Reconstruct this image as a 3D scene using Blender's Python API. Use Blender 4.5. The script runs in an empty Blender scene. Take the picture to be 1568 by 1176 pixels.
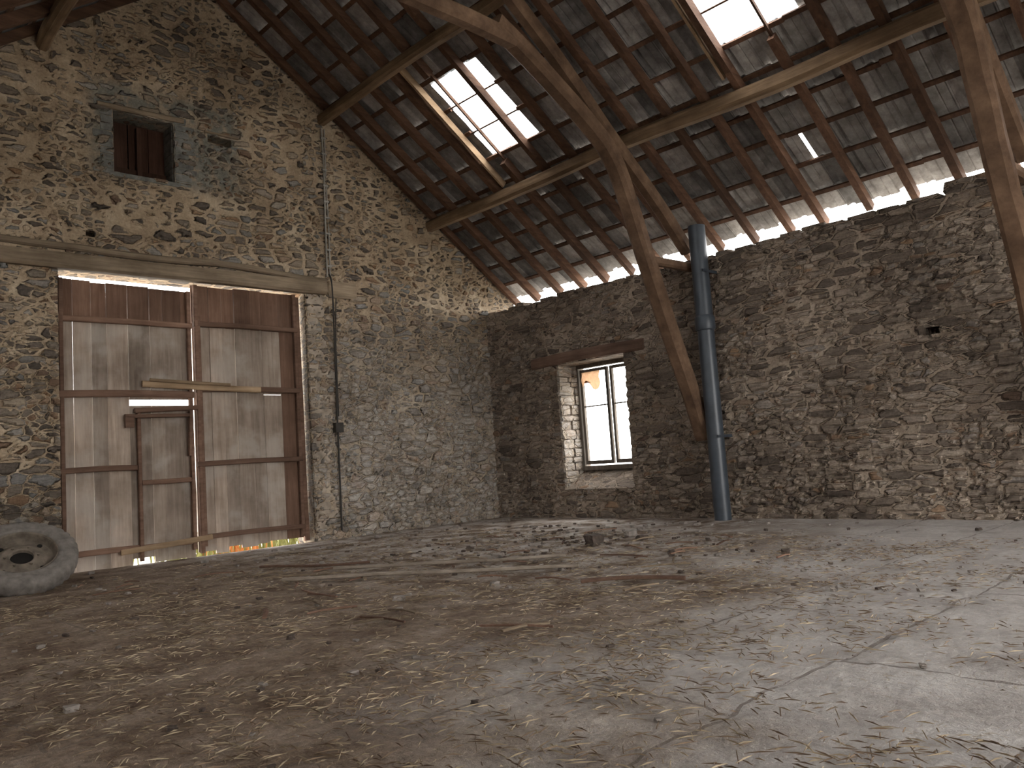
import bpy, math, random
from mathutils import Vector as V, noise, Matrix
rng=random.Random(7)
scene=bpy.context.scene
# ------------------------------------------------------------------ constants (metres)
XC,YC=8.0,8.84          # inner faces of side wall / gable wall
XL,YB=-1.1,-4.6         # left side wall, rear gable
RX=3.75; SL=0.716; TH=0.6
def roof_z(x):
    return 3.24+SL*(8.61-x) if x>=RX else 3.24+SL*(8.61-(2*RX-x))
# ------------------------------------------------------------------ node helpers
def newmat(name):
    m=bpy.data.materials.new(name); m.use_nodes=True
    nt=m.node_tree; nt.nodes.clear()
    o=nt.nodes.new('ShaderNodeOutputMaterial'); b=nt.nodes.new('ShaderNodeBsdfPrincipled')
    nt.links.new(b.outputs[0],o.inputs[0]); b.inputs['Roughness'].default_value=0.9
    b.inputs['Specular IOR Level'].default_value=0.2
    return m,nt,b,o
class N:
    def __init__(s,nt): s.nt=nt
    def set(s,inp,v):
        if hasattr(v,'is_output'): s.nt.links.new(v,inp)
        else:
            if isinstance(v,(tuple,list)) and len(v)==3 and inp.type=='RGBA': v=(*v,1)
            inp.default_value=v
    def math(s,op,a,b=0.0,c=None,clamp=False):
        n=s.nt.nodes.new('ShaderNodeMath'); n.operation=op; n.use_clamp=clamp
        s.set(n.inputs[0],a); s.set(n.inputs[1],b)
        if c is not None: s.set(n.inputs[2],c)
        return n.outputs[0]
    def vm(s,op,a,b=(0,0,0)):
        n=s.nt.nodes.new('ShaderNodeVectorMath'); n.operation=op
        s.set(n.inputs[0],a); s.set(n.inputs[1],b); return n.outputs[0]
    def coord(s): return s.nt.nodes.new('ShaderNodeTexCoord').outputs['Object']
    def sep(s,v):
        n=s.nt.nodes.new('ShaderNodeSeparateXYZ'); s.set(n.inputs[0],v); return n.outputs
    def sepc(s,v):
        n=s.nt.nodes.new('ShaderNodeSeparateColor'); s.set(n.inputs[0],v); return n.outputs
    def noise(s,v,scale,detail=3,rough=0.55,col=False):
        n=s.nt.nodes.new('ShaderNodeTexNoise'); s.set(n.inputs['Vector'],v)
        n.inputs['Scale'].default_value=scale; n.inputs['Detail'].default_value=detail; n.inputs['Roughness'].default_value=rough
        return n.outputs['Color' if col else 'Fac']
    def vor(s,v,feature='F1',rand=1.0,scale=1.0):
        n=s.nt.nodes.new('ShaderNodeTexVoronoi'); n.feature=feature; s.set(n.inputs['Vector'],v)
        n.inputs['Scale'].default_value=scale; n.inputs['Randomness'].default_value=rand
        return n
    def mr(s,v,a,b,c=0.0,d=1.0,smooth=True):
        n=s.nt.nodes.new('ShaderNodeMapRange'); n.interpolation_type='SMOOTHSTEP' if smooth else 'LINEAR'
        for i,x in zip(range(5),(v,a,b,c,d)): s.set(n.inputs[i],x)
        return n.outputs[0]
    def mix(s,f,a,b,mode='MIX'):
        n=s.nt.nodes.new('ShaderNodeMix'); n.data_type='RGBA'; n.blend_type=mode; n.clamp_factor=True
        s.set(n.inputs[0],f); s.set(n.inputs[6],a); s.set(n.inputs[7],b); return n.outputs[2]
    def grey(s,v):
        n=s.nt.nodes.new('ShaderNodeCombineColor')
        for i in range(3): s.nt.links.new(v,n.inputs[i])
        return n.outputs[0]
    def ramp(s,f,stops,const=False):
        n=s.nt.nodes.new('ShaderNodeValToRGB'); s.set(n.inputs[0],f); e=n.color_ramp.elements
        while len(e)<len(stops): e.new(0.5)
        for k,(p,c) in zip(e,stops): k.position=p; k.color=(*c,1)
        return n.outputs[0]
    def bump(s,h,strength=0.5,dist=0.02):
        n=s.nt.nodes.new('ShaderNodeBump'); s.set(n.inputs['Height'],h)
        n.inputs['Strength'].default_value=strength; n.inputs['Distance'].default_value=dist; return n.outputs[0]
def stone_material(name,kind,disp=True,light=0.0):
    m,nt,b,o=newmat(name); q=N(nt); co=q.coord(); G=(kind=='gable')
    w=q.vm('MULTIPLY',q.vm('SUBTRACT',q.noise(co,1.9,2,col=True),(0.5,0.5,0.5)),(0.30,0.30,0.13) if G else (0.3,0.3,0.09))
    w2=q.vm('MULTIPLY',q.vm('SUBTRACT',q.noise(co,17,3,0.6,col=True),(0.5,0.5,0.5)),(0.055,0.055,0.024))
    wc=q.vm('ADD',q.vm('ADD',co,w),w2)
    sc=(4.6,4.6,11.0) if G else (3.9,3.9,13.5)
    p=q.vm('MULTIPLY',wc,sc)
    rd=0.8 if G else 0.72
    ed=q.vor(p,'DISTANCE_TO_EDGE',rd).outputs['Distance']
    cc=q.sepc(q.vor(p,'F1',rd).outputs['Color'])
    p2=q.vm('MULTIPLY',wc,(sc[0]*1.9,sc[1]*1.9,sc[2]*1.55))
    ed2=q.vor(p2,'DISTANCE_TO_EDGE',0.9).outputs['Distance']
    cc2=q.sepc(q.vor(p2,'F1',0.9).outputs['Color'])
    zone=q.mr(q.noise(co,1.9,3),0.50,0.53)
    def fm(f,a,bb): return q.math('ADD',q.math('MULTIPLY',a,q.math('SUBTRACT',1.0,f)),q.math('MULTIPLY',bb,f))
    ed=fm(zone,ed,q.math('MULTIPLY',ed2,0.9)); r1=fm(zone,cc[0],cc2[0]); r2=fm(zone,cc[1],cc2[1])
    big=q.noise(co,0.9,4); med=q.noise(co,7,5,0.65); fine=q.noise(co,45,4,0.7)
    strat=q.noise(q.vm('MULTIPLY',wc,(9,9,70)),1.0,3,0.6)
    xyz=q.sep(co)
    if G:
        cov=q.mr(xyz[2],1.2,4.4,0.0,0.10)
        thr=q.math('ADD',q.math('ADD',q.math('MULTIPLY',big,0.18),-0.035),cov)
    else:
        thr=q.math('ADD',q.math('MULTIPLY',big,0.22),-0.035)
    thr=q.math('ADD',thr,q.math('MULTIPLY',q.math('SUBTRACT',med,0.5),0.22))
    mask=q.mr(q.math('SUBTRACT',ed,thr),-0.015,0.035)
    if G:
        st=q.ramp(r1,[(0,(0.075,0.062,0.052)),(0.22,(0.14,0.115,0.093)),(0.42,(0.20,0.165,0.13)),(0.58,(0.29,0.235,0.175)),(0.68,(0.18,0.175,0.168)),(0.8,(0.33,0.29,0.24)),(0.9,(0.27,0.17,0.10)),(1,(0.16,0.11,0.08))])
        mo=q.ramp(q.noise(co,2.2,5,0.7),[(0.3,(0.235,0.172,0.115)),(0.5,(0.38,0.292,0.20)),(0.7,(0.50,0.41,0.30))])
    else:
        st=q.ramp(r1,[(0,(0.10,0.08,0.066)),(0.25,(0.18,0.145,0.117)),(0.5,(0.255,0.208,0.168)),(0.7,(0.35,0.29,0.235)),(0.85,(0.22,0.195,0.175)),(0.93,(0.29,0.19,0.12)),(1,(0.14,0.10,0.08))])
        mo=q.ramp(q.noise(co,2.2,5,0.7),[(0.3,(0.18,0.138,0.105)),(0.5,(0.29,0.232,0.18)),(0.7,(0.40,0.33,0.265))])
    if G:
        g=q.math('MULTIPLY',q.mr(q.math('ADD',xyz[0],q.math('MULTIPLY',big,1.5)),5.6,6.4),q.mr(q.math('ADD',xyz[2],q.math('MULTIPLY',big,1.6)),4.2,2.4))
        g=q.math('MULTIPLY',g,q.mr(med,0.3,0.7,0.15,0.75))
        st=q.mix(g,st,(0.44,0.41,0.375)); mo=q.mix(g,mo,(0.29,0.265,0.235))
        cem=q.math('MULTIPLY',q.mr(q.math('ABSOLUTE',q.math('SUBTRACT',xyz[0],3.4)),0.95,0.7),q.mr(q.math('ABSOLUTE',q.math('SUBTRACT',xyz[2],4.62)),0.62,0.42))
        cem=q.math('MULTIPLY',cem,q.mr(med,0.4,0.55,0.3,0.9))
        mo=q.mix(cem,mo,(0.17,0.172,0.15))
    st=q.mix(1.0,st,q.ramp(strat,[(0.3,(0.68,0.68,0.68)),(0.65,(1.18,1.18,1.18))]),'MULTIPLY')
    col=q.mix(mask,mo,st)
    col=q.mix(1.0,col,q.ramp(fine,[(0.25,(0.70,0.70,0.70)),(0.7,(1.22,1.22,1.22))]),'MULTIPLY')
    col=q.mix(1.0,col,q.ramp(big,[(0.3,(0.78,0.76,0.74)),(0.7,(1.14,1.14,1.14))]),'MULTIPLY')
    crev=q.mr(q.math('ABSOLUTE',q.math('SUBTRACT',ed,thr)),0.0,0.03,0.38 if G else 0.27,1.0)
    cz=q.mr(q.noise(co,5,4,0.6),0.44 if G else 0.40,0.56 if G else 0.5)
    crev=fm(cz,1.0,crev)
    col=q.mix(1.0,col,q.grey(crev),'MULTIPLY')
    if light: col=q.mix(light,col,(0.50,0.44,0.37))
    q.set(b.inputs['Base Color'],col)
    h=q.math('MULTIPLY',mask,q.math('ADD',0.35,q.math('MULTIPLY',r2,0.8)))
    h=q.math('ADD',h,q.math('MULTIPLY',med,0.6)); h=q.math('ADD',h,q.math('MULTIPLY',fine,0.16)); h=q.math('ADD',h,q.math('MULTIPLY',strat,0.22))
    if disp:
        d=nt.nodes.new('ShaderNodeDisplacement'); q.set(d.inputs['Height'],h); d.inputs['Midlevel'].default_value=0.3
        d.inputs['Scale'].default_value=0.026; nt.links.new(d.outputs[0],o.inputs['Displacement']); m.displacement_method='BOTH'
    else: q.set(b.inputs['Normal'],q.bump(h,0.9,0.03))
    return m
def wood_material(name,c1,c2,axis=2,sc=1.0,dust=None,rough=0.85,bstr=0.5,iv=0.55):
    m,nt,b,o=newmat(name); q=N(nt); co=q.coord()
    s=[22*sc]*3
    if axis is not None: s[axis]=1.6*sc
    else: s=[6,6,6]
    gi=nt.nodes.new('ShaderNodeNewGeometry'); isl=gi.outputs['Random Per Island']
    off=nt.nodes.new('ShaderNodeCombineXYZ')
    for i in range(3): q.set(off.inputs[i],q.math('MULTIPLY',isl,13.7+i*5))
    p=q.vm('MULTIPLY',q.vm('ADD',co,off.outputs[0]),tuple(s))
    g=q.noise(p,1.0,5,0.65); bl=q.noise(co,1.8,4,0.6); fn=q.noise(p,4.0,3,0.6)
    col=q.ramp(g,[(0.25,c1),(0.75,c2)])
    col=q.mix(1.0,col,q.grey(q.math('ADD',1.0-iv/2,q.math('MULTIPLY',isl,iv))),'MULTIPLY')
    col=q.mix(1.0,col,q.ramp(bl,[(0.3,(0.6,0.58,0.56)),(0.65,(1.12,1.12,1.12))]),'MULTIPLY')
    if dust: col=q.mix(q.mr(q.noise(co,3.1,4),0.42,0.68,0,0.6),col,dust)
    q.set(b.inputs['Base Color'],col); b.inputs['Roughness'].default_value=rough
    q.set(b.inputs['Normal'],q.bump(q.math('ADD',g,q.math('MULTIPLY',fn,0.4)),bstr,0.01))
    return m
def plain(name,c,rough=0.8,var=0.25,scale=12,metal=0.0,spec=0.2,bstr=0.3):
    m,nt,b,o=newmat(name); q=N(nt); co=q.coord(); n1=q.noise(co,scale,4,0.6)
    lo=tuple(k*(1-var) for k in c); hi=tuple(min(1,k*(1+var)) for k in c)
    q.set(b.inputs['Base Color'],q.ramp(n1,[(0.3,lo),(0.7,hi)])); b.inputs['Roughness'].default_value=rough
    b.inputs['Metallic'].default_value=metal; b.inputs['Specular IOR Level'].default_value=spec
    q.set(b.inputs['Normal'],q.bump(n1,bstr,0.01)); return m
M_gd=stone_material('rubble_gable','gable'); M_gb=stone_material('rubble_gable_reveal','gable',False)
M_gl=stone_material('rubble_lit_reveal','gable',False,0.15)  # gable rubble lightened in colour to imitate daylight on the reveals
M_sd=stone_material('rubble_side','side'); M_sb=stone_material('rubble_side_reveal','side',False)
M_slate=plain('slate_quoin',(0.165,0.163,0.148),0.8,0.5,9)
M_timber=wood_material('old_timber',(0.08,0.047,0.031),(0.23,0.145,0.092),None,bstr=0.6)
M_purlin=wood_material('purlin_wood',(0.11,0.07,0.042),(0.28,0.19,0.115),1)
M_rafter=wood_material('rafter_wood',(0.065,0.034,0.022),(0.16,0.088,0.055),0)
M_lintel=wood_material('lintel_wood',(0.13,0.095,0.065),(0.31,0.24,0.165),0)
M_plank=wood_material('door_plank',(0.23,0.175,0.135),(0.44,0.355,0.29),2,dust=(0.44,0.385,0.335),iv=0.6)
M_plankd=wood_material('door_plank_dark',(0.12,0.065,0.043),(0.23,0.14,0.098),2)
M_ledge=wood_material('door_ledge',(0.12,0.068,0.047),(0.24,0.148,0.105),0)
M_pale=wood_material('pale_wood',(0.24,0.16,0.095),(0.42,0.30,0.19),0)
M_wframe=wood_material('window_wood',(0.10,0.085,0.07),(0.22,0.19,0.16),2)
# ------------------------------------------------------------------ mesh builder
class MB:
    def __init__(s): s.v=[];s.f=[];s.m=[]
    def add(s,vs,fs,mi=0):
        o=len(s.v); s.v+=[tuple(x) for x in vs]; s.f+=[tuple(i+o for i in f) for f in fs]; s.m+=[mi]*len(fs)
    def hexa(s,p,mi=0):
        s.add(p,[(3,2,1,0),(4,5,6,7),(0,1,5,4),(1,2,6,5),(2,3,7,6),(3,0,4,7)],mi)
    def box(s,a,b,mi=0,j=0.0):
        x0,y0,z0=a;x1,y1,z1=b
        p=[(x0,y0,z0),(x1,y0,z0),(x1,y1,z0),(x0,y1,z0),(x0,y0,z1),(x1,y0,z1),(x1,y1,z1),(x0,y1,z1)]
        if j: p=[tuple(c+rng.uniform(-j,j) for c in q) for q in p]
        s.hexa(p,mi)
    def sweep(s,path,w,h,mi=0,up=(0,0,1),jit=0.0,n=8,sub=4,seed=0,round_=0.35,taper=None):
        pts=[]; path=[V(p) for p in path]
        for i in range(len(path)-1):
            p0=path[max(i-1,0)];p1=path[i];p2=path[i+1];p3=path[min(i+2,len(path)-1)]
            for k in range(sub):
                t=k/sub
                pts.append(0.5*((2*p1)+(-p0+p2)*t+(2*p0-5*p1+4*p2-p3)*t*t+(-p0+3*p1-3*p2+p3)*t**3))
        pts.append(path[-1]); vs=[];fs=[];L=len(pts)
        for i,c in enumerate(pts):
            t=(pts[min(i+1,L-1)]-pts[max(i-1,0)]).normalized(); sd=t.cross(V(up)).normalized(); u=sd.cross(t).normalized()
            k=1.0 if taper is None else 1+(taper-1)*i/(L-1)
            c=c+V((noise.noise(c*0.9+V((seed,0,0))),noise.noise(c*0.9+V((0,seed+9,0))),noise.noise(c*0.9+V((0,0,seed+5)))))*jit*1.5
            for a in range(n):
                an=2*math.pi*(a+0.5)/n; ca,sa=math.cos(an),math.sin(an)
                e=round_*2; sx=math.copysign(abs(ca)**e,ca); sy=math.copysign(abs(sa)**e,sa)
                q=c+sd*(w/2*sx*k)+u*(h/2*sy*k)
                if jit: q+=V((1,1,1))*noise.noise(q*5+V((seed*3.1,0,0)))*jit*0.6
                vs.append(q)
        for i in range(L-1):
            for a in range(n):
                b=(a+1)%n; fs.append((i*n+a,i*n+b,(i+1)*n+b,(i+1)*n+a))
        fs.append(tuple(range(n))[::-1]); fs.append(tuple((L-1)*n+a for a in range(n)))
        s.add(vs,fs,mi)
    def tube(s,path,r,mi=0,n=10,sub=4,up=(0,0,1)): s.sweep(path,2*r,2*r,mi,up=up,n=n,sub=sub,round_=0.5)
    def cell_grid(s,fn,us,zs,top,holes,mi,flip):
        idx={}
        def vid(i,j):
            u=us[i];z=min(zs[j],top(u)); k=(i,j)
            if k not in idx: idx[k]=len(s.v); s.v.append(fn(u,z))
            return idx[k]
        for i in range(len(us)-1):
            um=(us[i]+us[i+1])/2
            for j in range(len(zs)-1):
                zm=(zs[j]+zs[j+1])/2
                if zs[j]>=top(us[i]) and zs[j]>=top(us[i+1]): continue
                if any(a<um<b and c<zm<d for a,b,c,d in holes): continue
                f=[vid(i,j),vid(i+1,j),vid(i+1,j+1),vid(i,j+1)]
                s.f.append(tuple(f[::-1] if flip else f)); s.m.append(mi)
    def obj(s,name,mats,parent=None,smooth=False,loc=None):
        me=bpy.data.meshes.new(name); me.from_pydata(s.v,[],s.f)
        for m in mats: me.materials.append(m)
        me.polygons.foreach_set('material_index',s.m)
        if smooth: me.polygons.foreach_set('use_smooth',[True]*len(s.f))
        me.validate(); me.update()
        ob=bpy.data.objects.new(name,me); scene.collection.objects.link(ob)
        if parent: ob.parent=parent
        return ob
def empty(name):
    e=bpy.data.objects.new(name,None); scene.collection.objects.link(e); return e
def lin(bps,step):
    bps=sorted(set(round(b,4) for b in bps)); out=[bps[0]]
    for a,b in zip(bps,bps[1:]):
        n=max(1,math.ceil((b-a)/step)); out+=[a+(b-a)*k/n for k in range(1,n+1)]
    return out
_cube=[];_cf=[]
def _mk():
    import bmesh
    bm=bmesh.new(); bmesh.ops.create_cube(bm,size=2); bmesh.ops.subdivide_edges(bm,edges=bm.edges[:],cuts=2,use_grid_fill=True)
    bm.verts.ensure_lookup_table()
    for v in bm.verts:
        c=v.co.copy(); _cube.append(c*0.72+c.normalized()*1.15*0.28)
    for f in bm.faces: _cf.append(tuple(v.index for v in f.verts))
    bm.free()
_mk()
def block(mb,c,size,mi=0,jit=0.12,rot=0.0):
    seed=rng.uniform(0,100); vs=[]; cr,sr=math.cos(rot),math.sin(rot)
    for p in _cube:
        q=V(p)+V((noise.noise(p*0.9+V((seed,0,0))),noise.noise(p*0.9+V((0,seed,0))),noise.noise(p*0.9+V((0,0,seed)))))*jit*2
        x,y,z=q.x*size[0]/2,q.y*size[1]/2,q.z*size[2]/2
        vs.append((c[0]+x*cr-y*sr,c[1]+x*sr+y*cr,c[2]+z))
    mb.add(vs,_cf,mi)
def solid_wall(mb,fn,us_bp,holes,top,zbot,mi):
    for a,b in zip(us_bp,us_bp[1:]):
        um=(a+b)/2; hs=sorted((c,d) for (u0,u1,c,d) in holes if u0<um<u1); z=zbot; segs=[]
        for c,d in hs:
            if c>z: segs.append((z,c,None))
            z=max(z,d)
        segs.append((z,None,None))
        for z0,z1,_ in segs:
            ta=top(a) if z1 is None else z1; tb=top(b) if z1 is None else z1
            if max(ta,tb)<=z0: continue
            mb.hexa([fn(a,0,z0),fn(b,0,z0),fn(b,1,z0),fn(a,1,z0),fn(a,0,ta),fn(b,0,tb),fn(b,1,tb),fn(a,1,ta)],mi)
# ------------------------------------------------------------------ gable wall
DO=(2.25,5.0,-0.1,3.03); NI=(2.81,3.45,4.15,4.83); VE=(3.84,4.13,4.69,4.80); PH=(2.52,2.61,3.40,3.47)
gh=[DO,NI,VE,PH]
mb=MB()
us=lin([XL]+[h[0] for h in gh]+[h[1] for h in gh]+[RX,XC+0.05],0.025)
zs=lin([-0.1]+[h[2] for h in gh]+[h[3] for h in gh]+[6.75],0.025)
mb.cell_grid(lambda u,z:(u,YC,z),us,zs,lambda u:roof_z(u)+0.02,gh,0,False)
bp=lin([XL-0.6]+[h[0] for h in gh]+[h[1] for h in gh]+[RX,8.6],0.6)
DOs=(2.25,5.0,-0.4,3.06)
solid_wall(mb,lambda u,d,z:(u,YC+0.012+d*0.40,z),bp,[DOs,NI,VE,PH],lambda u:roof_z(u)-0.01,-0.4,1)
for h in gh[1:]:
    dpt=0.33 if h is NI else 0.2
    mb.box((h[0]-0.02,YC+dpt,h[2]-0.02),(h[1]+0.02,YC+dpt+0.05,h[3]+0.02),1)
mb.box((5.0-0.003,YC+0.02,0.0),(5.02,YC+0.41,3.0),2)
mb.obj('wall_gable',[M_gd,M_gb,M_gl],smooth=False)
# ------------------------------------------------------------------ side wall
WI=(6.31,7.51,0.36,2.05); HO=(2.62,2.75,1.70,1.77)
def stop(y): return 2.965+0.06*noise.noise(V((y*2.3,3,0)))+0.04*noise.noise(V((y*9,1,0)))
mb=MB(); sh=[WI,HO]
us=lin([YB,WI[0],WI[1],HO[0],HO[1],YC+0.03],0.025); zs=lin([-0.1]+[h[2] for h in sh]+[h[3] for h in sh]+[3.1],0.025)
mb.cell_grid(lambda u,z:(XC,u,z),us,zs,stop,sh,0,True)
bp=lin([YB,WI[0],WI[1],HO[0],HO[1],YC+0.02],0.12)
solid_wall(mb,lambda u,d,z:(XC+0.012+d*0.56,u,z),bp,sh,lambda u:stop(u)-0.02,-0.4,1)
mb.box((XC+0.2,HO[0]-0.02,HO[2]-0.02),(XC+0.25,HO[1]+0.02,HO[3]+0.02),1)
mb.hexa([(XC+0.0,6.31,0.30),(XC+0.56,6.31,0.30),(XC+0.56,7.51,0.30),(XC+0.0,7.51,0.30),(XC+0.0,6.31,0.37),(XC+0.40,6.31,0.60),(XC+0.40,7.51,0.60),(XC+0.0,7.51,0.37)],1)
z=0.36
while z<2.03:
    h=min(rng.uniform(0.06,0.15),2.05-z)
    s=rng.uniform(0.14,0.30)
    block(mb,(XC+0.02+s/2,7.535+rng.uniform(-0.012,0.008),z+h/2),(s,0.11,h*0.97),3,0.12); block(mb,(XC+0.03+s+(0.38-s)/2,7.53+rng.uniform(-0.012,0.008),z+h/2),(0.38-s,0.11,h*0.95),3,0.12); z+=h
y=YB+0.1
while y<YC-0.1:
    w=rng.uniform(0.12,0.34); hh=rng.uniform(0.03,0.075)
    block(mb,(XC+0.13+rng.uniform(-0.02,0.03),y+w/2,stop(y+w/2)+hh*0.25),(0.28,w,hh),2,0.1)
    y+=w+rng.uniform(-0.01,0.08)
block(mb,(XC+0.2,2.27,3.03),(0.3,0.42,0.13),2,0.1)
mb.obj('wall_side',[M_sd,M_sb,M_sb,M_gl])
mb=MB(); solid_wall(mb,lambda u,d,z:(XL-d*0.6,u,z),[YB,9.4],[],lambda u:3.0,-0.4,0); mb.obj('wall_left',[M_sb])
mb=MB(); BO=(1.6,7.2,-0.4,3.3)  # unseen rear opening, sized to let enough sky light inside
solid_wall(mb,lambda u,d,z:(u,YB-d*0.5,z),[XL-0.6,BO[0],RX,BO[1],8.6],[BO],lambda u:roof_z(u)-0.01,-0.4,0); mb.obj('wall_rear',[M_gb])
# ------------------------------------------------------------------ floor
m,nt,b,o=newmat('earth_floor'); q=N(nt); co=q.coord(); xyz=q.sep(co)
big=q.noise(co,0.55,4,0.6); med=q.noise(co,3.0,6,0.68); fine=q.noise(co,22,5,0.8); vf=q.noise(co,110,3,0.7)
dirt=q.ramp(med,[(0.32,(0.10,0.065,0.044)),(0.48,(0.19,0.14,0.103)),(0.62,(0.27,0.215,0.17)),(0.75,(0.36,0.305,0.26))])
conc=q.ramp(med,[(0.3,(0.35,0.315,0.29)),(0.5,(0.48,0.45,0.425)),(0.75,(0.60,0.57,0.545))])
dd=q.math('ADD',xyz[1],q.math('MULTIPLY',q.math('SUBTRACT',big,0.5),4.5))
dd=q.math('ADD',dd,q.math('MULTIPLY',q.math('SUBTRACT',xyz[0],2.0),-0.35))
dd=q.math('ADD',dd,q.math('MULTIPLY',q.math('SUBTRACT',med,0.5),1.6))
pm=q.mr(dd,2.6,1.1)
gr=q.math('MULTIPLY',q.mr(xyz[0],2.5,5.0,0,0.6),q.mr(med,0.38,0.6))
pm=q.math('MAXIMUM',pm,gr)
col=q.mix(pm,dirt,conc)
col=q.mix(1.0,col,q.mix(q.math('MULTIPLY',pm,0.55),q.ramp(fine,[(0.3,(0.48,0.44,0.40)),(0.48,(0.95,0.95,0.95)),(0.72,(1.4,1.36,1.3))]),(1,1,1)),'MULTIPLY')
straw=q.mr(q.noise(q.vm('MULTIPLY',q.vm('ADD',co,q.vm('MULTIPLY',q.noise(co,5,2,col=True),(0.2,0.2,0))),(90,16,10)),1.0,3,0.6),0.6,0.66,0,0.6)
straw2=q.mr(q.noise(q.vm('MULTIPLY',q.vm('ADD',co,q.vm('MULTIPLY',q.noise(co,4,2,col=True),(0.3,0.3,0))),(16,90,10)),1.0,3,0.6),0.6,0.66,0,0.6)
col=q.mix(q.math('MULTIPLY',q.math('MAXIMUM',straw,straw2),q.mr(med,0.38,0.55)),col,(0.38,0.305,0.22))
br=nt.nodes.new('ShaderNodeTexBrick'); q.set(br.inputs['Vector'],q.vm('ADD',co,q.vm('MULTIPLY',q.noise(co,2,3,col=True),(0.12,0.12,0))))
br.inputs['Scale'].default_value=1.0; br.inputs['Brick Width'].default_value=1.5; br.inputs['Row Height'].default_value=0.75; br.inputs['Mortar Size'].default_value=0.008
crack=q.math('MULTIPLY',br.outputs['Fac'],q.mr(med,0.36,0.48))
col=q.mix(q.math('MULTIPLY',crack,0.65),col,(0.15,0.12,0.10))
q.set(b.inputs['Base Color'],col); b.inputs['Roughness'].default_value=0.95
h=q.math('ADD',q.math('MULTIPLY',med,0.8),q.math('MULTIPLY',q.math('ADD',q.math('MULTIPLY',fine,0.5),q.math('MULTIPLY',vf,0.15)),q.math('SUBTRACT',1.0,q.math('MULTIPLY',pm,0.6))))
h=q.math('SUBTRACT',h,q.math('MULTIPLY',crack,0.35))
d=nt.nodes.new('ShaderNodeDisplacement'); q.set(d.inputs['Height'],h); d.inputs['Midlevel'].default_value=0.7; d.inputs['Scale'].default_value=0.030
nt.links.new(d.outputs[0],o.inputs['Displacement']); m.displacement_method='BOTH'
M_floor=m
mb=MB(); us=lin([XL,8.1],0.045); zs=lin([YB,8.9],0.045)
mb.cell_grid(lambda u,z:(u,z,0.0),us,zs,lambda u:99,[],0,False)
mb.obj('floor',[M_floor],smooth=True)
m,nt,b,o=newmat('yard_gravel'); q=N(nt); co=q.coord()
q.set(b.inputs['Base Color'],q.ramp(q.noise(co,1.3,5),[(0.3,(0.38,0.39,0.32)),(0.5,(0.48,0.47,0.44)),(0.65,(0.57,0.55,0.53))]))
mb=MB(); mb.add([(-60,-60,-0.2),(70,-60,-0.2),(70,70,-0.2),(-60,70,-0.2)],[(0,1,2,3)]); mb.obj('ground_yard',[m])
mb=MB()
for i in range(700):
    x=rng.uniform(3.9,6.0) if rng.random()<0.8 else rng.uniform(2.2,6); y=rng.uniform(9.9,11.2); hh=rng.uniform(0.12,0.40); a=rng.uniform(0,6.28); l=rng.uniform(-0.12,0.12)
    dx,dy=math.cos(a)*0.012,math.sin(a)*0.012
    mi=1 if (4.3<x<5.0 and rng.random()<0.6) else 0
    mb.add([(x-dx,y-dy,-0.2),(x+dx,y+dy,-0.2),(x+dx+l*.4,y+dy,-0.2+hh*.6),(x-dx+l*.4,y-dy,-0.2+hh*.6),(x+l,y,-0.2+hh)],[(0,1,2,3),(3,2,4)],mi)
mb.obj('weeds',[plain('weed_green',(0.17,0.17,0.06)),plain('weed_orange',(0.38,0.14,0.04))])
# ------------------------------------------------------------------ roof
DX=0.32; DY=0.2725
SK=[(5.77,6.73,6.32,7.1375),(5.77,6.73,3.05,3.8675),(5.77,6.73,-1.04,-0.22)]
SKL=[(5.77,6.73,4.14,4.96)]
m,nt,b,o=newmat('roof_tile'); q=N(nt); co=q.coord()
gi=nt.nodes.new('ShaderNodeNewGeometry'); isl=gi.outputs['Random Per Island']
n1=q.noise(co,6,5,0.7)
col=q.ramp(n1,[(0.3,(0.16,0.147,0.136)),(0.5,(0.27,0.254,0.238)),(0.72,(0.42,0.40,0.38))])
col=q.mix(1.0,col,q.grey(q.math('ADD',0.5,q.math('MULTIPLY',isl,0.95))),'MULTIPLY'); q.set(b.inputs['Base Color'],col)
q.set(b.inputs['Normal'],q.bump(q.noise(co,40,4),0.4,0.01))
M_tile=m
nrm=V((SL,0,1)).normalized()
def mirror(p): return (2*RX-p[0],p[1],p[2])
mb=MB(); prof=[(0,0.0),(0.06,0.012),(0.10,0.0),(0.36,0.0),(0.40,0.010),(0.44,0.0),(0.72,0.0),(0.78,0.022),(0.86,0.034),(0.94,0.026),(1.06,0.004)]
for side in (0,1):
    x=6.73+DX*6
    rows=[]
    while x>RX-0.0: rows.append(x); x-=DX
    for x1 in rows:
        x0=max(x1-DX,RX-0.02); y0s=6.32-DY*42
        for c in range(54):
            ya=y0s+c*DY
            if ya>9.4: break
            xm=(x0+x1)/2; ym=ya+DY/2
            if any(a<xm<b_ and c0<ym<d0 for a,b_,c0,d0 in (SK if side==0 else SKL)): continue
            j=rng.uniform(-0.004,0.006); xo=x1+0.045+rng.uniform(-0.008,0.008)
            if x1>8.5: xo=8.60+rng.uniform(-0.02,0.02)
            slip=(side==0 and abs(xm-7.85)<0.1 and abs(ym-3.73)<0.1)
            tl=rng.uniform(-0.004,0.004); vs=[]
            for (px,off) in ((x0-0.01,0.030+j),(xo,0.058+j+rng.uniform(0,0.006))):
                for u,hh in prof:
                    if slip: u=0.2+0.8*u
                    p=V((px,ya+u*DY,roof_z(max(px,RX)) if px>RX else roof_z(RX)))+nrm*(off+hh+tl*u)
                    vs.append(mirror(p) if side else tuple(p))
            n=len(prof); fs=[(i,i+1,n+i+1,n+i) for i in range(n-1)]
            if side: fs=[f[::-1] for f in fs]
            mb.add(vs,fs,0)
roofroot=empty('ceiling')
mb.obj('roof_tiles',[M_tile],parent=roofroot)
mb=MB()
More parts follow.
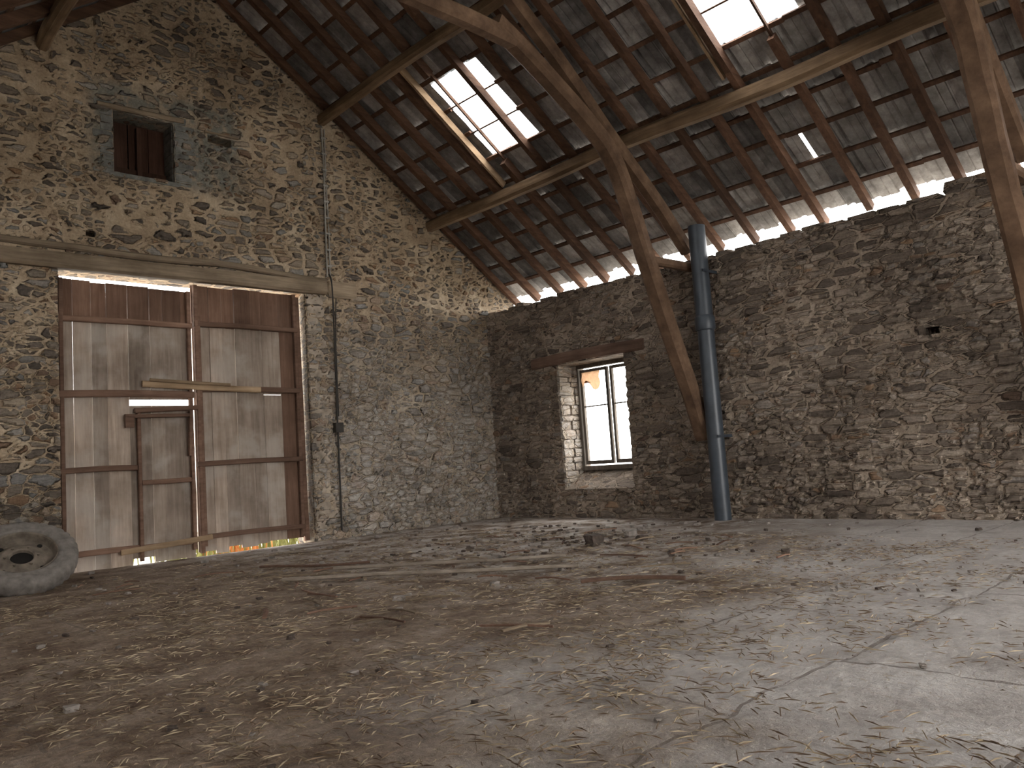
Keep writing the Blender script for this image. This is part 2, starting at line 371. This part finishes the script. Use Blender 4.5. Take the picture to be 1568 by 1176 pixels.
def slopebox(x0,x1,ya,yb,o0,o1,mi,side):
    p=[]
    for off in (o0,o1):
        for (px,py) in ((x0,ya),(x1,ya),(x1,yb),(x0,yb)):
            v=V((px,py,roof_z(px)))+nrm*off; p.append(mirror(v) if side else tuple(v))
    mb.hexa(p,mi)
for side in (0,1):
    for k in range(-9,7):
        xb=6.73+DX*k
        if xb<RX+0.05 or xb>8.45: continue
        a=YB-0.4; sk=[s for s in (SK if side==0 else SKL) if s[0]+0.05<xb<s[1]-0.05]
        cuts=sorted([c for s in sk for c in (s[2],s[3])])
        while a<9.35:
            L=min(rng.uniform(2.2,3.6),9.35-a)
            nx=[c for c in cuts if a+0.01<c<a+L]
            if nx: L=nx[0]-a
            ins=any(s[2]-0.01<a+L/2<s[3]+0.01 for s in sk)
            jj=rng.uniform(-0.012,0.012)
            if ins: slopebox(xb-0.007,xb+0.007,a,a+L,0.0,0.015,0,side)
            else: slopebox(xb-0.02+jj,xb+0.018+jj,a,a+L,0.0,0.026,0,side)
            a+=L+0.001
    k=-25
    while True:
        yr=6.50+0.45*k; k+=1
        if yr>9.3: break
        if yr<YB-0.3: continue
        w=rng.uniform(0.055,0.09); jj=rng.uniform(-0.03,0.03); sg=rng.uniform(0.085,0.11)
        thin=abs(yr-6.95)<0.05 or abs(yr-3.35)<0.05
        if abs(yr-6.5)<0.05: jj=0.02
        if abs(yr-3.8)<0.05: jj=0.06
        if abs(yr-7.4)<0.05 or abs(yr-4.25)<0.05: jj=0
        xs=[RX,5.2,6.9,8.62+rng.uniform(0,0.08)] if not thin else [RX,5.7,6.8,8.62]
        for i,(a,c) in enumerate(zip(xs,xs[1:])):
            ww=0.022 if (thin and i==1) else w; s2=0.04 if (thin and i==1) else sg
            slopebox(a,c,yr-ww/2+jj,yr+ww/2+jj,-s2,-0.001,1,side)
slopebox(5.5,7.05,7.24,7.27,-0.085,-0.001,2,0); slopebox(5.35,6.95,3.93,3.96,-0.085,-0.001,2,0)  # pale boards imitate rafter sides lit by the skylights
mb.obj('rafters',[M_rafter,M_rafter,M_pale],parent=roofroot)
m,nt,b,o=newmat('skylight_sheet'); q=N(nt); co=q.coord()
tr=nt.nodes.new('ShaderNodeBsdfTransparent'); tl=nt.nodes.new('ShaderNodeBsdfTranslucent'); mx=nt.nodes.new('ShaderNodeMixShader')
tl.inputs[0].default_value=(0.8,0.85,0.9,1); q.set(mx.inputs[0],q.mr(q.noise(co,7,4),0.35,0.75,0.05,0.4))
nt.links.new(tr.outputs[0],mx.inputs[1]); nt.links.new(tl.outputs[0],mx.inputs[2]); nt.links.new(mx.outputs[0],o.inputs[0])
M_sky=m
mb=MB()
for side,L in ((0,SK),(1,SKL)):
    for a,b_,c0,d0 in L:
        n=36
        vs=[]
        for px in (a-0.02,b_+0.05):
            for i in range(n+1):
                v=V((px,c0+(d0-c0)*i/n,roof_z(px)))+nrm*(0.045+0.008*math.sin(i*math.pi/1.5)); vs.append(mirror(v) if side else tuple(v))
        mb.add(vs,[(i,i+1,n+2+i,n+1+i) for i in range(n)])
mb.obj('skylight_sheets',[M_sky],parent=roofroot)
mb=MB()
for side in (0,1):
    for (px,pz,w,h) in ((7.02,4.19,0.14,0.16),(5.36,5.37,0.13,0.15),(RX,6.48,0.16,0.18)):
        if side and px==RX: continue
        X=2*RX-px if side else px
        path=[(X,y,pz+0.02*math.sin(y*1.3+px)) for y in (YB+0.02,-2.5,-0.5,1.77,3.5,5.2,7.0,YC-0.005)]
        mb.sweep(path,w,h,0,jit=0.018,seed=px+side*4)
mb.obj('purlins',[M_purlin],parent=roofroot)
# ------------------------------------------------------------------ trusses
def truss(y,seed,name='roof_truss'):
    mb=MB()
    for s in (0,1):
        def P(x,z,dy=0): return (2*RX-x if s else x,y+dy,z)
        ft=7.88
        mb.sweep([P(ft,0.9),P(7.48,1.95),P(7.10,2.85),P(6.86,3.45),P(6.62,3.95),P(6.22,4.27),P(5.6,4.64),P(5.05,4.9)],0.16,0.20,0,up=(0,1,0),jit=0.02,seed=seed+s*7,round_=0.3)
        mb.sweep([P(3.82,6.22),P(5.36,5.18),P(6.85,4.0),P(7.9,3.08)],0.15,0.15,0,up=(0,1,0),jit=0.012,seed=seed+3+s,round_=0.3) 
        mb.sweep([P(7.05,2.86,-0.02),P(7.97,2.88,-0.02)],0.10,0.11,0,up=(0,1,0),jit=0.006,seed=seed+5)
    mb.sweep([(2*RX-5.4,y,4.78),(RX,y,4.84),(5.35,y,4.78)],0.16,0.17,0,up=(0,1,0),jit=0.02,seed=seed+6,round_=0.3)
    mb.sweep([(RX,y,4.9),(RX,y,6.4)],0.15,0.15,0,up=(0,1,0),jit=0.01,seed=seed+8,round_=0.3)
    return mb.obj(name,[M_timber])
truss(5.19,1); truss(1.77,11,'roof_truss.001'); truss(-1.7,21,'roof_truss.002')
# ------------------------------------------------------------------ gable timbers
mb=MB()
mb.sweep([(XL+0.05,YC-0.01,3.16),(1.7,YC-0.02,3.11),(3.5,YC-0.03,3.11),(5.28,YC-0.02,3.12)],0.14,0.17,0,jit=0.01,seed=2,round_=0.25)
mb.sweep([(XL+0.05,YC-0.005,3.32),(2.0,YC-0.01,3.27),(2.9,YC-0.02,3.24),(4.2,YC-0.03,3.255),(5.30,YC-0.02,3.22)],0.09,0.075,0,jit=0.02,seed=6,round_=0.35)
block(mb,(5.53,YC-0.0,3.12),(0.44,0.07,0.22),0,0.06)
mb.obj('trim_door_lintel',[M_lintel])
mb=MB(); mb.sweep([(2.66,YC-0.005,4.86),(3.56,YC-0.005,4.885)],0.07,0.06,0,jit=0.01,seed=3)
mb.sweep([(3.80,YC-0.005,4.825),(4.2,YC-0.005,4.825)],0.05,0.03,0,jit=0.005,seed=4)
mb.obj('trim_hatch_lintel',[M_lintel])
mb=MB(); z=4.12
while z<4.84:
    h=rng.uniform(0.05,0.10); w=rng.uniform(0.12,0.24)
    block(mb,(2.805-w/2,YC+0.012,z+h/2),(w,0.05,h*0.92),0,0.05)
    w=rng.uniform(0.12,0.26); block(mb,(3.455+w/2,YC+0.012,z+h/2),(w,0.05,h*0.92),0,0.05)
    mb.box((3.44,YC+0.04,z+0.006),(3.46,YC+0.3,z+h-0.006),0,0.003)
    z+=h
block(mb,(3.13,YC+0.01,4.125),(0.8,0.05,0.05),0,0.05)
for cx,cz in ((3.98,4.64),(4.0,4.55),(3.75,4.5),(3.9,4.35),(4.05,4.25),(4.22,4.7)): block(mb,(cx,YC+0.015,cz),(rng.uniform(0.14,0.3),0.04,rng.uniform(0.05,0.09)),0,0.08)
mb.obj('trim_hatch_quoins',[M_slate])
mb=MB()
mb.box((2.80,YC+0.27,4.16),(3.04,YC+0.30,4.82),0); mb.box((3.05,YC+0.26,4.16),(3.26,YC+0.29,4.82),0); mb.box((3.27,YC+0.27,4.16),(3.44,YC+0.30,4.82),0)
mb.box((3.12,YC+0.20,4.16),(3.17,YC+0.25,4.78),0); mb.box((2.82,YC+0.22,4.24),(3.44,YC+0.26,4.29),0)
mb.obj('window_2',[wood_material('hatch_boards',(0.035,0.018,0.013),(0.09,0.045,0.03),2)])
# ------------------------------------------------------------------ barn door
def leaf(name,x0,x1,ztop0,ztop1,seed,ledges,wicket=None):
    r=random.Random(seed); mb=MB(); x=x0; yb=YC+0.085
    while x<x1-0.03:
        w=min(r.uniform(0.12,0.24),x1-x)
        if x1-x-w<0.06: w=x1-x
        t=(x-x0)/(x1-x0); zt=ztop0+(ztop1-ztop0)*t
        zb=(0.0+r.choice([-0.02,-0.02,0.0,0.06]) if seed==3 else 0.03+0.09*t+r.uniform(-0.04,0.03))
        yy=yb+r.uniform(-0.006,0.008)
        mid=2.55+r.uniform(-0.0,0.01); g=r.choice([0.0015,0.002,0.003,0.004]); k=0.004
        if wicket and wicket[0]-0.02<x+w/2<wicket[1]:
            mb.box((x+g,yy,1.72),(x+w-g,yy+0.025,mid),0,0.001)
            mb.box((x+g,yy+0.012,zb),(x+w-g,yy+0.037,1.655),0,0.001)
        else:
            mi=(3 if seed==5 and x>x1-0.36 else 0)
            if r.random()<0.35:
                zc=r.choice([1.0,1.78]); mb.box((x+g,yy,zb),(x+w-g,yy+0.025,zc-0.002),mi,0.001); mb.box((x+g,yy+0.004,zc+0.002),(x+w-g,yy+0.028,mid),mi,0.001)
            else: mb.box((x+g,yy,zb),(x+w-g,yy+0.025,mid),mi,0.001)
        mb.box((x+g,yy+0.004,mid-0.01),(x+w-g,yy+0.028,zt+r.uniform(-0.006,0.006)),1,0.001)
        x+=w
    for z,h in ledges:
        xs=x0; xe=x1
        if wicket and z<1.6: xe=wicket[0]-0.03
        mb.sweep([(xs,yb-0.03,z),((xs+xe)/2,yb-0.03,z+0.008),(xe,yb-0.03,z)],0.055,h,2,jit=0.003,seed=seed+z,round_=0.2)
        if wicket and z<1.6: mb.sweep([(wicket[0]+0.02,yb-0.02,z-0.16 if z>0.5 else z+0.0),(wicket[1]-0.02,yb-0.02,z-0.16 if z>0.5 else z)],0.05,h*0.9,2,jit=0.003,seed=seed+z,round_=0.2)
    mb.sweep([(x0+0.03,yb-0.022,0.03),(x0+0.03,yb-0.022,ztop0)],0.045,0.07,2,up=(0,1,0),jit=0.004,seed=seed,round_=0.2)
    mb.sweep([(x1-0.025,yb-0.022,0.08),(x1-0.025,yb-0.022,ztop1)],0.045,0.05,2,up=(0,1,0),jit=0.004,seed=seed+1,round_=0.2)
    return mb,yb
mb,yb=leaf('l',2.255,3.60,2.955,2.93,3,[(2.54,0.06),(1.77,0.075),(1.0,0.06),(0.17,0.06)],wicket=(3.02,3.57))
mb.sweep([(3.02,yb-0.02,0.03),(3.02,yb-0.02,1.62)],0.04,0.05,2,up=(0,1,0),jit=0.003,seed=9,round_=0.2)
mb.sweep([(2.98,yb-0.03,1.60),(3.66,yb-0.03,1.63)],0.05,0.055,2,jit=0.003,seed=10,round_=0.2)
mb.sweep([(2.88,yb-0.05,1.535),(3.56,yb-0.05,1.545)],0.04,0.04,2,jit=0.003,seed=12,round_=0.2)
mb.box((2.87,yb-0.08,1.42),(2.96,yb-0.04,1.56),2)
mb.sweep([(3.54,yb-0.05,1.10),(3.56,yb-0.05,1.60)],0.035,0.05,2,up=(0,1,0),jit=0.003,seed=13,round_=0.2)
mb.sweep([(3.05,yb-0.065,1.88),(4.38,yb-0.07,1.83)],0.035,0.07,4,jit=0.004,seed=14,round_=0.25)
mb.sweep([(3.12,yb-0.095,1.92),(4.0,yb-0.10,1.88)],0.025,0.035,4,jit=0.004,seed=15,round_=0.3)
mb.sweep([(2.8,yb-0.06,0.14),(3.75,yb-0.06,0.20)],0.03,0.06,4,jit=0.004,seed=16,round_=0.3)
mb.obj('door_1',[M_plank,M_plankd,M_ledge,M_plankd,M_pale])
mb,yb=leaf('r',3.625,4.90,3.015,3.02,5,[(2.57,0.06),(1.83,0.065),(1.0,0.06),(0.20,0.055)])
mb.sweep([(3.68,yb-0.03,2.66),(3.69,yb-0.03,0.1)],0.04,0.05,2,up=(0,1,0),jit=0.003,seed=19,round_=0.2)
mb.obj('door_2',[M_plank,M_plankd,M_ledge,M_plankd,M_pale])
mb=MB(); mb.sweep([(4.945,YC+0.12,0.02),(4.93,YC+0.12,2.99)],0.07,0.07,0,up=(0,1,0),jit=0.008,seed=4,round_=0.25)
mb.sweep([(2.265,YC+0.13,0.02),(2.265,YC+0.13,3.0)],0.06,0.04,0,up=(0,1,0),jit=0.004,seed=5,round_=0.25)
mb.obj('trim_door_frame',[M_ledge])
M_jamb=plain('jamb_stone',(0.32,0.265,0.21),0.9,0.5,6)
mb=MB(); z=0.0; 
while z<2.95:
    h=rng.uniform(0.08,0.22); w=rng.uniform(0.12,0.34); block(mb,(5.01+w/2,YC+0.018,z+h/2),(w,0.07,h*0.94),0,0.08); z+=h
mb.obj('trim_door_jamb',[M_jamb])
# ------------------------------------------------------------------ window in the side wall
wroot=empty('window_1'); mb=MB(); xw=XC+0.40
mb.box((xw-0.03,6.32,0.60),(xw+0.05,6.38,2.05),0); mb.box((xw-0.03,7.44,0.60),(xw+0.05,7.49,2.05),0)
mb.box((xw-0.03,6.38,2.00),(xw+0.05,7.44,2.05),0); mb.box((xw-0.04,6.38,0.60),(xw+0.06,7.44,0.66),0)
for (a,b_) in ((6.40,6.89),(6.93,7.42)):
    mb.box((xw-0.02,a,0.68),(xw+0.02,a+0.04,1.98),0); mb.box((xw-0.02,b_-0.04,0.68),(xw+0.02,b_,1.98),0)
    mb.box((xw-0.02,a+0.04,0.68),(xw+0.02,b_-0.04,0.73),0); mb.box((xw-0.02,a+0.04,1.94),(xw+0.02,b_-0.04,1.98),0)
    mb.box((xw-0.01,a+0.04,1.46),(xw+0.01,b_-0.04,1.478),0)
mb.obj('window_frame',[M_wframe],parent=wroot)
mb=MB(); vs=[];n=8
for i in range(n+1):
    for j in range(n+1):
        y=7.06+0.32*i/n; z=1.74+0.20*j/n - (0.06*math.sin(i*0.8) if j<2 else 0)
        vs.append((xw-0.03+0.012*math.sin(i*1.7+j),y,z))
mb.add(vs,[(i*(n+1)+j,i*(n+1)+j+1,(i+1)*(n+1)+j+1,(i+1)*(n+1)+j) for i in range(n) for j in range(n)])
m,nt,b,o=newmat('brown_plastic_rag'); tl=nt.nodes.new('ShaderNodeBsdfTranslucent'); tl.inputs[0].default_value=(0.20,0.12,0.07,1); nt.links.new(tl.outputs[0],o.inputs[0])
mb.obj('torn_plastic_sheet',[m],parent=wroot)
mb=MB(); mb.sweep([(XC-0.01,5.98,2.12),(XC-0.01,7.0,2.13),(XC-0.01,7.92,2.11)],0.10,0.15,0,jit=0.01,seed=5,round_=0.25)
mb.obj('trim_window_lintel',[wood_material('window_lintel_wood',(0.10,0.06,0.045),(0.20,0.13,0.095),1)])
# ------------------------------------------------------------------ drain pipe
M_pvc=plain('pvc_pipe',(0.05,0.060,0.074),0.4,0.25,5,spec=0.5,bstr=0.05)
def lathe(mb,prof,c,mi=0,n=28):
    vs=[];fs=[]
    for r,z in prof:
        for a in range(n): vs.append((c[0]+r*math.cos(2*math.pi*a/n),c[1]+r*math.sin(2*math.pi*a/n),c[2]+z))
    for i in range(len(prof)-1):
        for a in range(n): b2=(a+1)%n; fs.append((i*n+a,i*n+b2,(i+1)*n+b2,(i+1)*n+a))
    mb.add(vs,fs,mi)
mb=MB(); lathe(mb,[(0.093,0.0),(0.093,2.10),(0.106,2.11),(0.112,2.13),(0.112,2.24),(0.106,2.26),(0.096,2.27),(0.096,3.30),(0.088,3.30),(0.086,0.0)],(7.80,4.98,0.0))
for z in (0.9,2.75):
    mb.box((7.70,4.88,z),(7.99,4.895,z+0.03),0)
mb.obj('drain_pipe',[M_pvc],smooth=True).modifiers.new('es','EDGE_SPLIT')
# ------------------------------------------------------------------ electric cable / conduit
M_cab=plain('cable_grey',(0.30,0.28,0.25),0.6,0.2)
M_cabd=plain('cable_dark',(0.04,0.035,0.03),0.6,0.2)
mb=MB()
mb.tube([(5.33,YC-0.035,5.22),(5.335,YC-0.035,4.6),(5.32,YC-0.035,3.9),(5.31,YC-0.04,3.27)],0.011,0,8)
mb.tube([(5.37,YC-0.035,5.22),(5.36,YC-0.035,4.6),(5.365,YC-0.035,3.9),(5.35,YC-0.04,3.27)],0.009,0,8)
for i in range(9): mb.box((5.31,YC-0.05,3.4+i*0.21),(5.38,YC-0.02,3.42+i*0.21),0)
mb.tube([(5.34,YC-0.04,3.3),(5.33,YC-0.11,3.1),(5.36,YC-0.05,2.2),(5.35,YC-0.05,1.4),(5.34,YC-0.05,0.1)],0.011,1,8)
mb.tube([(5.42,YC-0.04,3.0),(5.38,YC-0.05,2.4),(5.37,YC-0.05,1.5)],0.008,1,8)
mb.box((5.30,YC-0.09,1.30),(5.41,YC-0.02,1.42),1)
mb.obj('electric_cable',[M_cab,M_cabd])
# ------------------------------------------------------------------ wheel lying slanted beside the door
wr=empty('tractor_wheel')
M_rub=plain('tyre_rubber',(0.19,0.17,0.15),0.85,0.3,14); M_rim=plain('rim_dirty',(0.17,0.14,0.11),0.7,0.5,8); M_dark=plain('hub_dark',(0.015,0.013,0.012),0.8,0.2)
def ring(mb,prof,n=72,mi=0,mod=None,close=True):
    vs=[];fs=[];k=len(prof)
    for a in range(n):
        t=2*math.pi*a/n
        for i,(r,z) in enumerate(prof):
            rr=r-(mod(a,i) if mod else 0); vs.append((rr*math.cos(t),rr*math.sin(t),z))
    for a in range(n):
        b2=(a+1)%n
        for i in range(k if close else k-1):
            j=(i+1)%k; fs.append((a*k+i,b2*k+i,b2*k+j,a*k+j))
    mb.add(vs,fs,mi)
tp=[(0.262,0.062),(0.270,0.076),(0.295,0.084),(0.305,0.074),(0.335,0.086),(0.37,0.084),(0.395,0.074),(0.415,0.058),(0.42,0.025),(0.42,-0.025),(0.415,-0.058),(0.395,-0.074),(0.37,-0.084),(0.335,-0.086),(0.30,-0.08),(0.262,-0.065)]
mb=MB(); ring(mb,tp,96,0,mod=lambda a,i:(0.012 if (a%3==0 and 6<=i<=11) else 0))
mb.obj('tyre',[M_rub],parent=wr,smooth=True)
mb=MB(); ring(mb,[(0.268,0.064),(0.258,0.072),(0.250,0.060),(0.242,0.02),(0.232,-0.005),(0.19,-0.01),(0.15,0.01),(0.10,0.018),(0.088,0.012),(0.085,-0.02),(0.22,-0.03),(0.25,-0.06),(0.268,-0.064)],72,0)
for k in range(6):
    t=k*math.pi/3; lathe(mb,[(0.0,0.018),(0.011,0.018),(0.012,0.0)],(0.12*math.cos(t),0.12*math.sin(t),0.012),0,6)
for k in range(4):
    t=(k+0.5)*math.pi/2; lathe(mb,[(0.0,0.004),(0.020,0.004),(0.021,-0.004)],(0.20*math.cos(t),0.20*math.sin(t),-0.006),1,12)
lathe(mb,[(0.0,0.012),(0.088,0.012)],(0,0,-0.025),1,24)
mb.obj('rim',[M_rim,M_dark],parent=wr,smooth=False)
tilt=math.radians(36)
wr.rotation_euler=(tilt,0,math.radians(-8)); 
wr.location=(1.70,7.86,0.42*math.sin(tilt)+0.058*math.cos(tilt)-0.02)
mb=MB(); block(mb,(1.70,8.36,0.15),(0.4,0.26,0.30),0,0.12); block(mb,(1.45,8.35,0.10),(0.25,0.2,0.2),0,0.12); mb.obj('rubble_stone',[M_jamb])
# ------------------------------------------------------------------ litter on the floor
M_straw=wood_material('straw',(0.28,0.22,0.14),(0.48,0.39,0.27),None)
M_strawd=wood_material('straw_dark',(0.12,0.08,0.052),(0.26,0.19,0.13),None)
lit=MB(); n=0
while n<20000:
    if rng.random()<0.5: x=rng.uniform(0.3,6.5); y=rng.uniform(0.4,8.0)
    else:
        t=rng.random()**1.5*6+0.8; a=math.radians(rng.uniform(10,80)); x=t*math.cos(a);y=t*math.sin(a)
    dn=0.7*noise.noise(V((x*1.3,y*1.3,2)))+0.5*noise.noise(V((x*4,y*4,7)))
    if y<1.8: dn-=0.2
    if dn<rng.uniform(-0.5,0.55): continue
    L=rng.uniform(0.015,0.085); a=rng.uniform(0,math.pi); w=rng.uniform(0.0009,0.002); z=rng.uniform(0.004,0.016)
    dx,dy=math.cos(a)*L/2,math.sin(a)*L/2; px,py=-math.sin(a)*w,math.cos(a)*w; b1=rng.uniform(-0.006,0.008)
    lit.add([(x-dx-px,y-dy-py,z),(x-dx+px,y-dy+py,z),(x+dx+px,y+dy+py,z+b1),(x+dx-px,y+dy-py,z+b1),(x,y,z+0.004+b1/2)],[(0,1,4),(1,2,4),(2,3,4),(3,0,4)],0 if rng.random()<0.4 else 1); n+=1
for i in range(650):
    r=rng.random()
    if r<0.55: x=rng.gauss(5.6,1.0); y=rng.gauss(5.4,1.2)
    else: x=rng.uniform(0.5,7.6); y=rng.uniform(1,8.6)
    if x>7.6 or y>8.6 or x<0.3: continue
    far=math.hypot(x,y)
    s=rng.uniform(0.006,0.014)*(1+far/8)*(1.8 if (rng.random()<0.08 and far>4) else 1)
    block(lit,(x,y,s*0.3),(s*rng.uniform(1,2),s*rng.uniform(1,2),s*0.8),2 if rng.random()<0.6 else 3,0.25,rng.uniform(0,3))
block(lit,(5.54,4.89,0.045),(0.16,0.12,0.10),3,0.2); block(lit,(6.2,5.0,0.03),(0.13,0.08,0.05),2,0.2); block(lit,(6.0,4.7,0.02),(0.10,0.08,0.05),3,0.2)
block(lit,(0.88,3.37,0.012),(0.05,0.04,0.025),2,0.2); block(lit,(1.76,2.87,0.01),(0.045,0.03,0.02),2,0.2)
lit.sweep([(2.95,5.72,0.035),(3.6,4.85,0.04),(4.3,3.95,0.035)],0.05,0.024,6,jit=0.005,seed=1,round_=0.25)
lit.sweep([(3.5,5.9,0.032),(4.1,5.0,0.036),(4.75,4.5,0.032)],0.04,0.024,6,jit=0.008,seed=2,round_=0.3)
lit.sweep([(3.75,3.45,0.03),(4.0,3.2,0.035),(4.15,2.95,0.03)],0.06,0.022,5,jit=0.01,seed=3,round_=0.25)
lit.sweep([(3.3,6.8,0.03),(3.6,6.2,0.033),(3.9,6.0,0.03)],0.04,0.02,5,jit=0.01,seed=4)
for i in range(80):
    x=rng.uniform(2.0,6.5);y=rng.uniform(2.8,7.5);a=rng.uniform(0,6.28);L=rng.uniform(0.08,0.4)
    dx,dy=math.cos(a)*L/2,math.sin(a)*L/2
    w=rng.uniform(0.008,0.03); lit.sweep([(x-dx,y-dy,0.018),(x+rng.uniform(-.02,.02),y+rng.uniform(-.02,.02),0.026),(x+dx,y+dy,0.018)],w,0.012,4+i%2,jit=0.004,seed=i,n=6,sub=3)
lit.obj('floor_litter',[M_straw,M_strawd,plain('debris_grey',(0.24,0.21,0.185),0.9,0.4),plain('debris_dark',(0.09,0.07,0.058),0.9,0.4),M_lintel,M_ledge,wood_material('weathered_stick',(0.27,0.22,0.17),(0.45,0.38,0.31),1)])
# ------------------------------------------------------------------ world + camera
w=bpy.data.worlds.new('overcast'); scene.world=w; w.use_nodes=True
bg=w.node_tree.nodes['Background']; bg.inputs[0].default_value=(1.0,0.985,0.965,1); bg.inputs[1].default_value=8.5
scene.view_settings.view_transform='Standard'; scene.view_settings.exposure=0.42
p,yw,r=map(math.radians,(5.42,46.35,3.95))
F=V((math.cos(p)*math.cos(yw),math.cos(p)*math.sin(yw),math.sin(p))); R=V((math.sin(yw),-math.cos(yw),0)); U=R.cross(F)
ri=R*math.cos(r)-U*math.sin(r); up=R*math.sin(r)+U*math.cos(r)
cam=bpy.data.cameras.new('camera'); cam.sensor_width=36; cam.lens=1240/1568*36; cam.clip_start=0.02
co_=bpy.data.objects.new('camera',cam); scene.collection.objects.link(co_)
mt=Matrix((ri,up,-F)).transposed().to_4x4(); mt.translation=V((0,0,0.8)); co_.matrix_world=mt
scene.camera=co_
